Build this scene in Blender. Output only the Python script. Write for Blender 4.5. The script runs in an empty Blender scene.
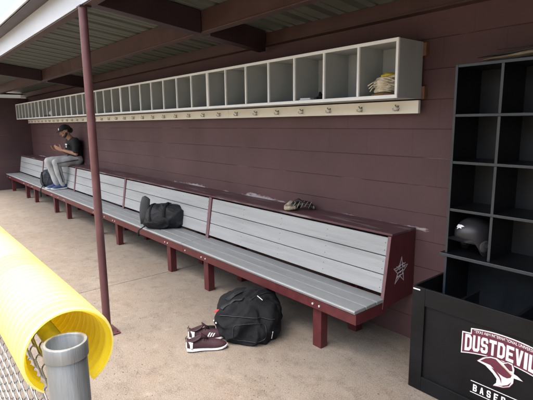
import bpy, bmesh, math, random
from mathutils import Vector, Matrix, noise
from mathutils.bvhtree import BVHTree
random.seed(7)
S = bpy.context.scene
COL = S.collection
R = math.radians
V = Vector

# ------------------------------------------------------------------ materials
def nodes(name):
    m = bpy.data.materials.new(name); m.use_nodes = True
    nt = m.node_tree
    return m, nt, nt.nodes['Principled BSDF']

def mat(name, col, rough=0.6, var=0.12, scale=8.0, bump=0.0, bscale=60.0, metal=0.0, spec=0.5, detail=5.0, stretch=None, second=None, thresh=(0.45, 0.6)):
    m, nt, b = nodes(name)
    N, L = nt.nodes, nt.links
    tc = N.new('ShaderNodeTexCoord')
    vec = tc.outputs['Object']
    if stretch:
        mp = N.new('ShaderNodeMapping'); mp.inputs['Scale'].default_value = stretch
        L.new(vec, mp.inputs['Vector']); vec = mp.outputs['Vector']
    nz = N.new('ShaderNodeTexNoise'); nz.inputs['Scale'].default_value = scale; nz.inputs['Detail'].default_value = detail
    L.new(vec, nz.inputs['Vector'])
    rp = N.new('ShaderNodeValToRGB')
    c0 = [max(0, c*(1-var)) for c in col]; c1 = [min(1, c*(1+var)) for c in col]
    rp.color_ramp.elements[0].position = 0.3; rp.color_ramp.elements[1].position = 0.7
    rp.color_ramp.elements[0].color = (*c0, 1); rp.color_ramp.elements[1].color = (*c1, 1)
    L.new(nz.outputs['Fac'], rp.inputs['Fac'])
    out = rp.outputs['Color']
    if second:
        n2 = N.new('ShaderNodeTexNoise'); n2.inputs['Scale'].default_value = scale*0.45; n2.inputs['Detail'].default_value = 8; n2.inputs['Roughness'].default_value = 0.65
        L.new(vec, n2.inputs['Vector'])
        mr = N.new('ShaderNodeMapRange'); mr.inputs['From Min'].default_value = thresh[0]; mr.inputs['From Max'].default_value = thresh[1]
        L.new(n2.outputs['Fac'], mr.inputs['Value'])
        mx = N.new('ShaderNodeMixRGB'); L.new(mr.outputs['Result'], mx.inputs['Fac']); L.new(out, mx.inputs['Color1']); mx.inputs['Color2'].default_value = (*second, 1)
        out = mx.outputs['Color']
    L.new(out, b.inputs['Base Color'])
    b.inputs['Roughness'].default_value = rough; b.inputs['Metallic'].default_value = metal
    b.inputs['Specular IOR Level'].default_value = spec
    rr = N.new('ShaderNodeMapRange'); rr.inputs['To Min'].default_value = max(0.02, rough-0.1); rr.inputs['To Max'].default_value = min(1, rough+0.1)
    L.new(nz.outputs['Fac'], rr.inputs['Value']); L.new(rr.outputs['Result'], b.inputs['Roughness'])
    if bump:
        nb = N.new('ShaderNodeTexNoise'); nb.inputs['Scale'].default_value = bscale; nb.inputs['Detail'].default_value = 6
        L.new(vec, nb.inputs['Vector'])
        bp = N.new('ShaderNodeBump'); bp.inputs['Strength'].default_value = bump; bp.inputs['Distance'].default_value = 0.01
        L.new(nb.outputs['Fac'], bp.inputs['Height']); L.new(bp.outputs['Normal'], b.inputs['Normal'])
    return m

def mathn(N, L, op, a, b=None):
    n = N.new('ShaderNodeMath'); n.operation = op
    for i, v in enumerate((a, b)):
        if v is None: continue
        if isinstance(v, (int, float)): n.inputs[i].default_value = v
        else: L.new(v, n.inputs[i])
    return n.outputs[0]

def block_wall(name, col, zoff, axis='x', wear=False):
    m, nt, b = nodes(name); N, L = nt.nodes, nt.links
    tc = N.new('ShaderNodeTexCoord'); sp = N.new('ShaderNodeSeparateXYZ'); L.new(tc.outputs['Object'], sp.inputs[0])
    zz = mathn(N, L, 'ADD', sp.outputs['Z'], 4.064-zoff)
    cb = N.new('ShaderNodeCombineXYZ'); L.new(sp.outputs['X' if axis == 'x' else 'Y'], cb.inputs['X']); L.new(zz, cb.inputs['Y'])
    br = N.new('ShaderNodeTexBrick'); L.new(cb.outputs[0], br.inputs['Vector'])
    br.inputs['Scale'].default_value = 1; br.inputs['Brick Width'].default_value = .4064; br.inputs['Row Height'].default_value = .2032
    br.inputs['Mortar Size'].default_value = .004; br.inputs['Mortar Smooth'].default_value = .5
    br.inputs['Color1'].default_value = (*[c*1.03 for c in col], 1); br.inputs['Color2'].default_value = (*[c*.97 for c in col], 1)
    br.inputs['Mortar'].default_value = (*[c*.95 for c in col], 1)
    rw = N.new('ShaderNodeTexBrick'); L.new(cb.outputs[0], rw.inputs['Vector'])     # bed joints only
    for k, v in (('Scale', 1), ('Brick Width', 900.0), ('Row Height', .2032), ('Mortar Size', .0035), ('Mortar Smooth', .6)): rw.inputs[k].default_value = v
    nw = N.new('ShaderNodeTexNoise'); nw.inputs['Scale'].default_value = 1.1; nw.inputs['Detail'].default_value = 4; L.new(cb.outputs[0], nw.inputs['Vector'])
    wv = N.new('ShaderNodeMapRange'); wv.inputs['From Min'].default_value = .3; wv.inputs['From Max'].default_value = .65; wv.inputs['To Min'].default_value = .25; L.new(nw.outputs['Fac'], wv.inputs['Value'])
    joint = mathn(N, L, 'ADD', mathn(N, L, 'MULTIPLY', rw.outputs['Fac'], wv.outputs[0]), mathn(N, L, 'MULTIPLY', br.outputs['Fac'], .13))
    jm = N.new('ShaderNodeMixRGB'); L.new(mathn(N, L, 'MULTIPLY', rw.outputs['Fac'], wv.outputs[0]), jm.inputs['Fac']); L.new(br.outputs['Color'], jm.inputs['Color1']); jm.inputs['Color2'].default_value = (*[c*.6 for c in col], 1)
    nz = N.new('ShaderNodeTexNoise'); nz.inputs['Scale'].default_value = 1.6; nz.inputs['Detail'].default_value = 9; L.new(tc.outputs['Object'], nz.inputs['Vector'])
    mr = N.new('ShaderNodeMapRange'); mr.inputs['From Min'].default_value = .3; mr.inputs['From Max'].default_value = .7
    mr.inputs['To Min'].default_value = .84; mr.inputs['To Max'].default_value = 1.16; L.new(nz.outputs['Fac'], mr.inputs['Value'])
    mu = N.new('ShaderNodeMixRGB'); mu.blend_type = 'MULTIPLY'; mu.inputs['Fac'].default_value = 1
    L.new(jm.outputs['Color'], mu.inputs['Color1']); L.new(mr.outputs['Result'], mu.inputs['Color2'])
    # dusty bare mortar that shows pale along some joints
    n3 = N.new('ShaderNodeTexNoise'); n3.inputs['Scale'].default_value = 2.2; n3.inputs['Detail'].default_value = 3; L.new(tc.outputs['Object'], n3.inputs['Vector'])
    m3 = N.new('ShaderNodeMapRange'); m3.inputs['From Min'].default_value = .56; m3.inputs['From Max'].default_value = .72; m3.inputs['To Max'].default_value = .7; L.new(n3.outputs['Fac'], m3.inputs['Value'])
    f3 = mathn(N, L, 'MULTIPLY', rw.outputs['Fac'], m3.outputs['Result'])
    mx = N.new('ShaderNodeMixRGB'); L.new(f3, mx.inputs['Fac']); L.new(mu.outputs['Color'], mx.inputs['Color1']); mx.inputs['Color2'].default_value = (.28, .23, .23, 1)
    out = mx.outputs['Color']
    if wear:   # paint scraped off in flakes just above the bench ledge
        n4 = N.new('ShaderNodeTexNoise'); n4.inputs['Scale'].default_value = 26; n4.inputs['Detail'].default_value = 8; n4.inputs['Roughness'].default_value = .7
        mp = N.new('ShaderNodeMapping'); mp.inputs['Scale'].default_value = (.35, 1, 1.4); L.new(tc.outputs['Object'], mp.inputs['Vector']); L.new(mp.outputs[0], n4.inputs['Vector'])
        band = mathn(N, L, 'ABSOLUTE', mathn(N, L, 'SUBTRACT', sp.outputs['Z'], .885))
        bm_ = N.new('ShaderNodeMapRange'); bm_.inputs['From Min'].default_value = 0; bm_.inputs['From Max'].default_value = .075; bm_.inputs['To Min'].default_value = .1; bm_.inputs['To Max'].default_value = -.5; L.new(band, bm_.inputs['Value'])
        n5 = N.new('ShaderNodeTexNoise'); n5.inputs['Scale'].default_value = 1.5; n5.inputs['Detail'].default_value = 4; L.new(tc.outputs['Object'], n5.inputs['Vector'])
        sm = mathn(N, L, 'ADD', mathn(N, L, 'ADD', n4.outputs['Fac'], bm_.outputs['Result']), mathn(N, L, 'MULTIPLY', mathn(N, L, 'SUBTRACT', n5.outputs['Fac'], .56), 1.5))
        m5 = N.new('ShaderNodeMapRange'); m5.inputs['From Min'].default_value = .50; m5.inputs['From Max'].default_value = .64; L.new(sm, m5.inputs['Value'])
        m6 = N.new('ShaderNodeMixRGB'); L.new(m5.outputs['Result'], m6.inputs['Fac']); L.new(out, m6.inputs['Color1']); m6.inputs['Color2'].default_value = (.36, .32, .32, 1)
        out = m6.outputs['Color']
    L.new(out, b.inputs['Base Color']); b.inputs['Roughness'].default_value = .58; b.inputs['Specular IOR Level'].default_value = .35
    nb = N.new('ShaderNodeTexNoise'); nb.inputs['Scale'].default_value = 55; nb.inputs['Detail'].default_value = 6; L.new(tc.outputs['Object'], nb.inputs['Vector'])
    hh = mathn(N, L, 'SUBTRACT', mathn(N, L, 'MULTIPLY', nb.outputs['Fac'], .25), joint)
    bp = N.new('ShaderNodeBump'); bp.inputs['Strength'].default_value = .7; bp.inputs['Distance'].default_value = .008
    L.new(hh, bp.inputs['Height']); L.new(bp.outputs['Normal'], b.inputs['Normal'])
    return m

def concrete(name):
    m, nt, b = nodes(name); N, L = nt.nodes, nt.links
    tc = N.new('ShaderNodeTexCoord')
    def nz(scale, detail=6, rough=.6, off=0):
        mp = N.new('ShaderNodeMapping'); mp.inputs['Location'].default_value = (off, off*.7, 0); L.new(tc.outputs['Object'], mp.inputs[0])
        n = N.new('ShaderNodeTexNoise'); n.inputs['Scale'].default_value = scale; n.inputs['Detail'].default_value = detail; n.inputs['Roughness'].default_value = rough
        L.new(mp.outputs[0], n.inputs['Vector']); return n.outputs['Fac']
    def rng(v, a, c, t0=0, t1=1):
        n = N.new('ShaderNodeMapRange'); n.inputs['From Min'].default_value = a; n.inputs['From Max'].default_value = c
        n.inputs['To Min'].default_value = t0; n.inputs['To Max'].default_value = t1; L.new(v, n.inputs['Value']); return n.outputs[0]
    def mix(f, c1, c2):
        n = N.new('ShaderNodeMixRGB'); L.new(f, n.inputs['Fac'])
        for i, c in ((1, c1), (2, c2)):
            if isinstance(c, tuple): n.inputs[i].default_value = (*c, 1)
            else: L.new(c, n.inputs[i])
        return n.outputs['Color']
    c = mix(rng(nz(1.3, 8, .62), .35, .65), (.188, .165, .140), (.150, .130, .110))
    c = mix(rng(nz(2.4, 9, .7, 3), .47, .64, 0, .75), c, (.158, .124, .096))        # orange clay tracked in
    c = mix(rng(nz(7.5, 10, .78, 9), .485, .63, 0, .72), c, (.085, .070, .056))       # dark scuffs
    c = mix(rng(nz(10, 10, .75, 17), .54, .70, 0, .6), c, (.255, .230, .200))          # pale worn patches
    f = mathn(N, L, 'MULTIPLY', rng(nz(75, 3, .6, 21), .60, .68), rng(nz(2.1, 4, .6, 5), .40, .62, .15, .85))
    c = mix(f, c, (.075, .062, .052))                                               # fine grit
    c = mix(rng(nz(130, 2, .5, 2), .35, .7, 0, .35), c, (.42, .37, .31))
    L.new(c, b.inputs['Base Color']); b.inputs['Roughness'].default_value = .85; b.inputs['Specular IOR Level'].default_value = .25
    bp = N.new('ShaderNodeBump'); bp.inputs['Strength'].default_value = .45; bp.inputs['Distance'].default_value = .008
    L.new(mathn(N, L, 'ADD', nz(40, 8, .7, 4), nz(6, 4, .5, 8)), bp.inputs['Height']); L.new(bp.outputs['Normal'], b.inputs['Normal'])
    return m

def composite(name, col):   # grained deck boards
    return mat(name, col, .55, .07, 3.0, .25, 30, stretch=(.5, 9, 9), spec=.4, second=tuple(c*.72 for c in col), thresh=(.50, .74))

def plastic_yellow(name, c, tcol):
    m = mat(name, c, .45, .05, 5, spec=.7, second=tuple(x*.86 for x in c), thresh=(.55, .75))
    nt = m.node_tree; N, L = nt.nodes, nt.links; b = N['Principled BSDF']; o = N['Material Output']
    t = N.new('ShaderNodeBsdfTranslucent'); t.inputs['Color'].default_value = (*tcol, 1)
    ms = N.new('ShaderNodeMixShader'); ms.inputs[0].default_value = .45
    L.new(b.outputs[0], ms.inputs[1]); L.new(t.outputs[0], ms.inputs[2]); L.new(ms.outputs[0], o.inputs['Surface'])
    return m

M = dict(
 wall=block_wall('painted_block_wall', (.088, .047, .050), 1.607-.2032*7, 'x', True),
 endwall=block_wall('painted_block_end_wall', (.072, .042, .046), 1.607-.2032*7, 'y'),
 floor=concrete('dirty_concrete'),
 dirt=mat('infield_dirt', (.20, .165, .13), .95, .2, 3, .5, 40, second=(.11, .105, .05), thresh=(.5, .7)),
 legs=mat('maroon_paint', (.080, .016, .019), .45, .18, 14, .12, 60, spec=.45),
 ledge=mat('worn_maroon_board', (.080, .038, .044), .5, .2, 9, .2, 40, stretch=(.5, 3, 3), second=(.24, .19, .195), thresh=(.54, .72)),
 strip=mat('faded_maroon_board', (.150, .080, .090), .55, .15, 12, .15, 50),
 back=composite('grey_board_lit', (.320, .338, .343)),  # same board as the seat, lightened for the sky light it catches
 seat=composite('grey_board_shaded', (.225, .240, .248)),  # same board as the backrest, its dimmer light put into the colour
 white=mat('white_paint', (.83, .88, .89), .45, .05, 5, .06, 60),
 cream=mat('cream_paint', (.82, .83, .74), .5, .06, 4, .08, 50),
 greyply=mat('grey_painted_plywood', (.335, .362, .360), .6, .09, 6, .1, 50, stretch=(1, 1, .4)),
 wood=mat('raw_wood', (.17, .085, .05), .7, .2, 20, .2, 50),
 steel=mat('maroon_steel', (.062, .032, .030), .42, .15, 5, .05, 50),
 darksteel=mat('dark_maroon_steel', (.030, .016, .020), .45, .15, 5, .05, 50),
 post=mat('maroon_pipe_paint', (.100, .042, .046), .38, .18, 10, .1, 60, spec=.5, second=(.15, .09, .085), thresh=(.64, .8)),
 fascia=mat('pale_steel', (.46, .49, .53), .4, .06, 3, .05, 40),
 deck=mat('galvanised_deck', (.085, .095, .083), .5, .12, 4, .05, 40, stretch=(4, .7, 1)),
 trim=mat('trim_paint', (.55, .60, .65), .4, .05, 4),
 galv=mat('galvanised_steel', (.27, .29, .295), .45, .18, 10, .10, 50, metal=.7, stretch=(6, 6, .6), second=(.20, .215, .22), thresh=(.45, .65)),
 wire=mat('galvanised_wire', (.22, .23, .24), .5, .1, 20, metal=.6),
 yellow=plastic_yellow('yellow_plastic_overexposed', (.88, .84, .36), (.90, .80, .06)),  # outer faces: overexposed daylight put into a paler yellow
 yellowin=plastic_yellow('yellow_plastic_plain', (.86, .72, .03), (.90, .78, .03)),  # inner faces: the plastic's own yellow
 black=mat('black_painted_wood', (.0055, .006, .0075), .42, .3, 6, .08, 60, spec=.28),
 blackback=mat('black_back_lit', (.011, .014, .017), .38, .3, 5, .06, 40, spec=.4),  # lighter black: light falling on the back panel, put into the colour
 blacksheen=mat('black_front_sheen', (.018, .026, .034), .34, .25, 8, .08, 60, spec=.6),  # sky sheen on the front faces, put into the colour
 cloth=mat('black_cloth', (.0065, .0075, .010), .8, .35, 22, .5, 160, spec=.25),
 cloth2=mat('charcoal_nylon', (.009, .011, .014), .58, .35, 16, .5, 140, spec=.4),
 cloth3=mat('slate_nylon', (.022, .026, .038), .6, .35, 18, .4, 120, spec=.35),
 strap=mat('grey_webbing', (.026, .032, .034), .6, .2, 40, .3, 200),
 red=mat('red_tag', (.55, .035, .035), .5, .1, 20),
 tagwhite=mat('white_tag', (.75, .76, .75), .45, .05, 20),
 shoe=mat('maroon_knit', (.036, .011, .018), .65, .3, 60, .4, 220),
 shoein=mat('dark_lining', (.018, .008, .011), .9, .2, 40),
 rubber=mat('white_rubber', (.72, .72, .74), .5, .06, 20),
 bolt=mat('zinc_bolt', (.72, .70, .68), .3, .1, 20, metal=.5),
 hook=mat('nickel_hook', (.45, .44, .42), .25, .1, 20, metal=.9),
 helmet=mat('matt_maroon_shell', (.019, .018, .021), .4, .2, 10, spec=.5),
 pad=mat('grey_foam_pad', (.045, .040, .044), .8, .2, 30, .3, 100),
 skin=mat('skin', (.40, .225, .155), .5, .1, 14, .08, 120),
 hair=mat('black_hair', (.010, .008, .008), .6, .3, 60, .5, 160),
 shirt=mat('black_shirt', (.010, .012, .013), .85, .25, 14, .35, 60),
 trousers=mat('grey_trousers', (.34, .355, .36), .8, .10, 10, .35, 40),
 piping=mat('dark_piping', (.03, .03, .04), .7, .1, 10),
 blue=mat('blue_canvas', (.026, .055, .14), .7, .15, 40, .3, 150),
 glovetan=mat('cream_leather', (.72, .66, .52), .6, .2, 24, .3, 70, second=(.33, .28, .21), thresh=(.55, .7)),
 glovedusty=mat('dusty_tan_leather', (.34, .29, .215), .6, .25, 30, .3, 70, second=(.12, .10, .08), thresh=(.48, .62)),
 gloveblack=mat('black_leather', (.018, .016, .016), .5, .25, 24, .3, 70),
 gloveyellow=mat('yellow_leather', (.62, .50, .04), .55, .15, 24, .2, 70),
 glovebrown=mat('brown_leather', (.33, .18, .08), .55, .2, 24, .2, 70),
 coverdark=mat('dark_vinyl', (.09, .086, .076), .35, .3, 12, .3, 40, stretch=(1, 6, 6)),
 covertan=mat('tan_vinyl', (.36, .31, .22), .4, .25, 12, .3, 40, stretch=(1, 6, 6)),
 logowhite=mat('logo_white', (.74, .73, .75), .5, .04, 30),
 logomaroon=mat('logo_maroon', (.115, .022, .042), .45, .1, 30),
 logogold=mat('logo_tan', (.52, .40, .26), .5, .05, 30),
 grit=mat('dark_grit', (.085, .068, .055), .95, .5, 30),
 gloss=mat('logo_grey', (.42, .40, .42), .5, .05, 30),
)

# ------------------------------------------------------------------ mesh builder
def origin(o):
    p = V((0, 0, 0))
    while o is not None:
        p += o.location; o = o.parent
    return p

class MB:
    def __init__(s): s.bm = bmesh.new()
    def face(s, pts):
        return s.bm.faces.new([s.bm.verts.new(p) for p in pts])
    def box(s, x0, x1, y0, y1, z0, z1, bev=0.0, seg=2, mtx=None):
        r = bmesh.ops.create_cube(s.bm, size=1)
        vs = r['verts']
        for v in vs:
            v.co = V(((x0+x1)/2+v.co.x*(x1-x0), (y0+y1)/2+v.co.y*(y1-y0), (z0+z1)/2+v.co.z*(z1-z0)))
        if bev:
            es = list({e for v in vs for e in v.link_edges})
            r2 = bmesh.ops.bevel(s.bm, geom=es, offset=bev, segments=seg, affect='EDGES', profile=.5)
            vs = list({v for f in r2['faces'] for v in f.verts} | {v for v in vs if v.is_valid})
        if mtx:
            for v in vs: v.co = mtx @ v.co
        return s
    def prism(s, poly, vec, bev=0):   # closed 3-D polygon extruded along vec
        a = [s.bm.verts.new(p) for p in poly]; b = [s.bm.verts.new(V(p)+V(vec)) for p in poly]
        n = len(poly); fs = [s.bm.faces.new(a), s.bm.faces.new(b[::-1])]
        for i in range(n): fs.append(s.bm.faces.new([a[i], b[i], b[(i+1) % n], a[(i+1) % n]][::-1]))
        if bev:
            es = list({e for f in fs for e in f.edges})
            bmesh.ops.bevel(s.bm, geom=es, offset=bev, segments=2, affect='EDGES', profile=.5)
        return s
    def rings(s, rings, cap=True, closed=True):
        vr = [[s.bm.verts.new(p) for p in r] for r in rings]
        n = len(vr[0]); rg = range(n if closed else n-1)
        for a, b in zip(vr, vr[1:]):
            for i in rg: s.bm.faces.new([a[i], a[(i+1) % n], b[(i+1) % n], b[i]])
        if cap and closed:
            s.bm.faces.new(vr[0][::-1]); s.bm.faces.new(vr[-1])
        return s
    def tube(s, pts, rad, n=10, cap=True, flat=None, up=(0, 0, 1)):
        pts = [V(p) for p in pts]; rg = []
        for i, p in enumerate(pts):
            d = (pts[min(i+1, len(pts)-1)]-pts[max(i-1, 0)]).normalized()
            a = d.cross(V(up))
            if a.length < 1e-3: a = d.cross(V((1, .1, 0)))
            a.normalize(); b = a.cross(d).normalized()
            r = rad[i] if isinstance(rad, (list, tuple)) else rad
            f = flat if flat else 1.0
            rg.append([p+a*math.cos(t)*r+b*math.sin(t)*r*f for t in [2*math.pi*k/n for k in range(n)]])
        return s.rings(rg, cap)
    def cyl(s, p0, p1, r, n=20): return s.tube([p0, p1], r, n)
    def ball(s, c, r, u=16, v=12, mtx=None):
        q = bmesh.ops.create_uvsphere(s.bm, u_segments=u, v_segments=v, radius=1)
        rr = r if isinstance(r, (tuple, list)) else (r, r, r)
        for w in q['verts']:
            co = V((w.co.x*rr[0], w.co.y*rr[1], w.co.z*rr[2]))
            if mtx: co = mtx @ co
            w.co = co+V(c)
        return s
    def cap(s, p0, r0, p1, r1, n=14):   # tapered limb with round ends
        p0, p1 = V(p0), V(p1)
        s.ball(p0, r0, n, 10); s.ball(p1, r1, n, 10)
        s.tube([p0, p1], [r0, r1], n)
        return s
    def build(s, name, m, parent=None, world=False, smooth=None, mods=()):
        if world and parent is not None:
            o = origin(parent)
            for v in s.bm.verts: v.co -= o
        bmesh.ops.recalc_face_normals(s.bm, faces=s.bm.faces)
        me = bpy.data.meshes.new(name); s.bm.to_mesh(me); s.bm.free()
        me.materials.append(m)
        if smooth:
            me.polygons.foreach_set('use_smooth', [True]*len(me.polygons))
            if smooth != True: me.set_sharp_from_angle(angle=R(smooth))
        ob = bpy.data.objects.new(name, me); COL.objects.link(ob)
        if parent is not None: ob.parent = parent
        for kind, kw in mods:
            md = ob.modifiers.new(kind.lower(), kind)
            for k, v in kw.items(): setattr(md, k, v)
        return ob

def tag(o, label=None, cat=None, group=None, kind=None):
    if label: o['label'] = label
    if cat: o['category'] = cat
    if group: o['group'] = group
    if kind: o['kind'] = kind
    return o
def thing(name, loc, label, cat, group=None, rz=0):
    o = bpy.data.objects.new(name, None); COL.objects.link(o); o.location = loc; o.rotation_euler = (0, 0, rz)
    o.empty_display_size = .1
    return tag(o, label, cat, group)
def copy_tree(o, parent=None):
    c = o.copy(); COL.objects.link(c)
    if parent is not None: c.parent = parent
    for ch in list(o.children): copy_tree(ch, c)
    return c
BOX = lambda *a, **k: MB().box(*a, **k)

def text_mesh(body, size, bold=.0):
    cu = bpy.data.curves.new('lettering', 'FONT'); cu.body = body; cu.size = size; cu.offset = bold; cu.align_x = 'CENTER'; cu.resolution_u = 3
    ob = bpy.data.objects.new('lettering', cu); COL.objects.link(ob)
    dg = bpy.context.evaluated_depsgraph_get(); dg.update()
    me = bpy.data.meshes.new_from_object(ob.evaluated_get(dg))
    bpy.data.objects.remove(ob); bpy.data.curves.remove(cu)
    return me

# ------------------------------------------------------------------ setting: ground
tag(BOX(-150, 150, -150, 150, -.40, -.06).build('ground', M['dirt']), kind='structure')
fl = MB()
for x0, x1 in ((-13.3, -8.954), (-8.946, -4.479), (-4.471, 1.1)):
    fl.box(x0, x1, -2.78, .12, -.15, 0, bev=.004)
tag(fl.build('floor', M['floor']), kind='structure')

# back wall and end walls
WZ = 2.42
w = BOX(-13.5, 1.3, 0, .2, -.1, WZ).build('block_wall', M['wall'])
tag(w, 'long maroon painted block wall running behind the bench and shelves', 'wall')
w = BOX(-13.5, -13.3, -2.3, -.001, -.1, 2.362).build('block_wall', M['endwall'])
tag(w, 'dark maroon end wall at the far left with a bright gap above it', 'wall')
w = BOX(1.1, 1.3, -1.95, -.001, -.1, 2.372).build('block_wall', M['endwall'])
tag(w, 'maroon block end wall at the near right end, beyond the black rack', 'wall')

# ------------------------------------------------------------------ roof
def dz(y): return 2.712-.115*(y+1.746)
roof = thing('dugout_roof', (-5, -.9, 2.5), 'ribbed metal dugout roof carried on maroon steel beams with pale front beam', 'roof')
X0, X1 = -13.75, 1.5
mb = MB()
prof = []; x = -2.864-.295*37
while x < X1+.1:
    prof += [(x-.042, 0), (x-.022, .034), (x+.022, .034), (x+.042, 0)]; x += .295
    prof += [(x-.295+.11, 0), (x-.295+.118, .006), (x-.295+.13, .006), (x-.295+.138, 0)]
prof.sort()
for ya, yb in ((-1.86, .3),):
    lo = [[(px, y, dz(y)+pz) for px, pz in prof] for y in (ya, -1.2, -.6, yb)]
    hi = [[(px, y, dz(y)+pz+.004) for px, pz in prof] for y in (ya, -1.2, -.6, yb)]
    mb.rings(lo, cap=False, closed=False); mb.rings(hi[::-1], cap=False, closed=False)
mb.build('roof_deck', M['deck'], roof, True)
mb = MB()
mb.box(X0, X1, -1.752, -1.744, 2.515, 2.706, bev=.002)
mb.build('front_beam', M['fascia'], roof, True)
mb = MB()
mb.box(X0, X1, -1.7435, -1.67, 2.505, 2.513, bev=.002); mb.box(X0, X1, -1.7435, -1.67, 2.690, 2.698)
mb.build('beam_flange', M['steel'], roof, True)
mb = MB()
mb.box(X0, X1, -1.885, -1.868, 2.715, 2.775, bev=.003)
mb.build('edge_trim', M['trim'], roof, True)
mb = MB()
mb.box(X0, X1, -1.866, -1.754, 2.700, 2.709)
mb.build('soffit_strip', M['darksteel'], roof, True)
pb = dz(-.78)-.180
mb = MB()
mb.box(X0, X1, -.786, -.778, pb, dz(-.78)-.004); mb.box(X0, X1, -.7775, -.71, pb, pb+.008, bev=.002)
mb.box(X0, X1, -.792, -.7865, pb, pb+.010, bev=.002)
mb.build('purlin', M['steel'], roof, True)
mb = MB()
mb.box(X0, X1, -.075, -.003, 2.40, dz(0)-.012, bev=.003); mb.box(X0, X1, -.085, -.003, 2.385, 2.398)
mb.build('wall_ledger', M['steel'], roof, True)
for xr in (-3.43, -8.6, 1.0):
    mb = MB()
    for ya, yb in ((-1.665, -.795), (-.705, -.087)):
        za, zb = dz(ya)-.006, dz(yb)-.006
        mb.prism([(xr-.05, ya, za-.185), (xr-.05, yb, zb-.185), (xr-.05, yb, zb), (xr-.05, ya, za)], (.10, 0, 0), .003)
    mb.build('rafter', M['darksteel'], roof, True)
mb = MB()
mb.prism([(-13.46, -2.0, 2.452), (-13.46, -.09, 2.452), (-13.46, -.09, 2.484), (-13.46, -2.0, 2.545)], (.10, 0, 0), .002)
mb.build('end_rafter', M['darksteel'], roof, True)

def roof_post(x, label):
    t = thing('roof_post', (x, -1.746, 0), label, 'post', 'posts holding up the dugout roof')
    MB().cyl((0, 0, .012), (0, 0, 2.503), .0305, 28).build('pipe', M['post'], t, smooth=40)
    pl = BOX(-.095, .095, -.075, .075, .001, .012, bev=.002).build('base_plate', M['post'], t)
    for sx in (-1, 1):
        for sy in (-1, 1): MB().cyl((sx*.072, sy*.052, .012), (sx*.072, sy*.052, .022), .008, 6).build('anchor_bolt', M['post'], pl)
    MB().box(-.04, .04, -.03, .05, 2.4935, 2.503).build('cap_plate', M['darksteel'], t)
    return t
roof_post(-3.443, 'slim maroon steel pipe post standing on the concrete in front of the bench')

# ------------------------------------------------------------------ bench sections
BW = 2.313
def make_bench():
    t = thing('dugout_bench', (0, 0, 0), 'x', 'bench', 'bench sections in a row along the back wall')
    g = .003
    for i, (ya, yb) in enumerate(((-.690, -.575), (-.569, -.457), (-.451, -.340))):
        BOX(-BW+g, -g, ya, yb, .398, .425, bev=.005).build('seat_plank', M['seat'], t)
    MB().tube([(-BW+g, -.6895, .4165), (-g, -.6895, .4165)], .0075, 8).build('nosing_highlight', M['back'], t, smooth=40)  # paler strip paints the highlight along the rounded seat edge
    BOX(-BW+.002, -.002, -.680, -.645, .318, .397, bev=.003).build('front_board', M['legs'], t)
    for xe in (-.026, -BW+.002):
        BOX(xe, xe+.024, -.644, -.34, .318, .397, bev=.002).build('end_board', M['legs'], t)
    for lx in (-.350, -1.880):
        BOX(lx-.084, lx, -.657+.0125, -.572, 0.001, .3965, bev=.004).build('leg', M['legs'], t)
        BOX(lx-.084, lx, -.235, -.155, 0.001, .3965, bev=.004).build('leg', M['legs'], t)
        BOX(lx-.062, lx-.022, -.571, -.236, .318, .396, bev=.003).build('bearer', M['legs'], t)
        BOX(lx-.060, lx-.024, -.2345, -.004+.0, .55, .64).build('bracket', M['legs'], t)
    for bx in (-.335, -.40, -1.865, -1.94, -2.26):
        MB().tube([(bx, -.6805, .352), (bx, -.686, .352), (bx, -.688, .352)], [.0085, .0085, .005], 10).build('bolt', M['bolt'], t, smooth=40)
    # sloping backrest
    y0, z0, y1, z1 = -.345, .452, -.279, .852
    d = V((0, y1-y0, z1-z0)); L = d.length; d.normalize(); n = V((0, -d.z, d.y))
    for k in range(3):
        a, b = k*L/3+.003, (k+1)*L/3-.003
        P = [V((-BW+.026, y0, z0))+d*q+n*e for q, e in ((a, 0), (b, 0), (b, .022), (a, .022))]
        mb = MB().prism(P, (BW-.052, 0, 0), .003); old = set(mb.bm.faces)
        for sx in (-.05, -BW*.26, -BW*.5, -BW*.74, -BW+.05):
            for q in (.3, .7):
                p = V((sx, y0, z0))+d*(k+q)*L/3+n*.0215
                mb.tube([p, p+n*.0012], .0035, 6)
        for f in mb.bm.faces:
            if f not in old: f.material_index = 1
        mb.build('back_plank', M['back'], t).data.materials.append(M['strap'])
    for xe in (-.025, -BW+.001):
        P = [(xe, -.385, .350), (xe, -.309, .866), (xe, -.004, .866), (xe, -.004, .372)]
        pn = MB().prism(P, (.024, 0, 0), .002).build('side_panel', M['legs'], t)
        e = MB().prism([(xe-.001, -.3855, .352), (xe-.001, -.3895, .352), (xe-.001, -.3135, .866), (xe-.001, -.3095, .866)], (.026, 0, 0)).build('panel_edge', M['strip'], pn)
    BOX(-BW+.001, -.001, -.300, -.003, .8675, .884, bev=.002).build('ledge', M['ledge'], t)
    return t
proto = make_bench()
blabels = ['near bench section with the white star on its end panel',
           'bench section with the black duffel bag on its seat, next after the starred one',
           'empty bench section behind the slim roof post',
           'bench section whose backrest the man in the black shirt sits on',
           'farthest bench section, in the corner against the dark end wall']
benches = []
for i in range(5):
    o = proto if i == 0 else copy_tree(proto)
    o.location = (-1.765-BW*i, 0, 0); o['label'] = blabels[i]; benches.append(o)

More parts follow.
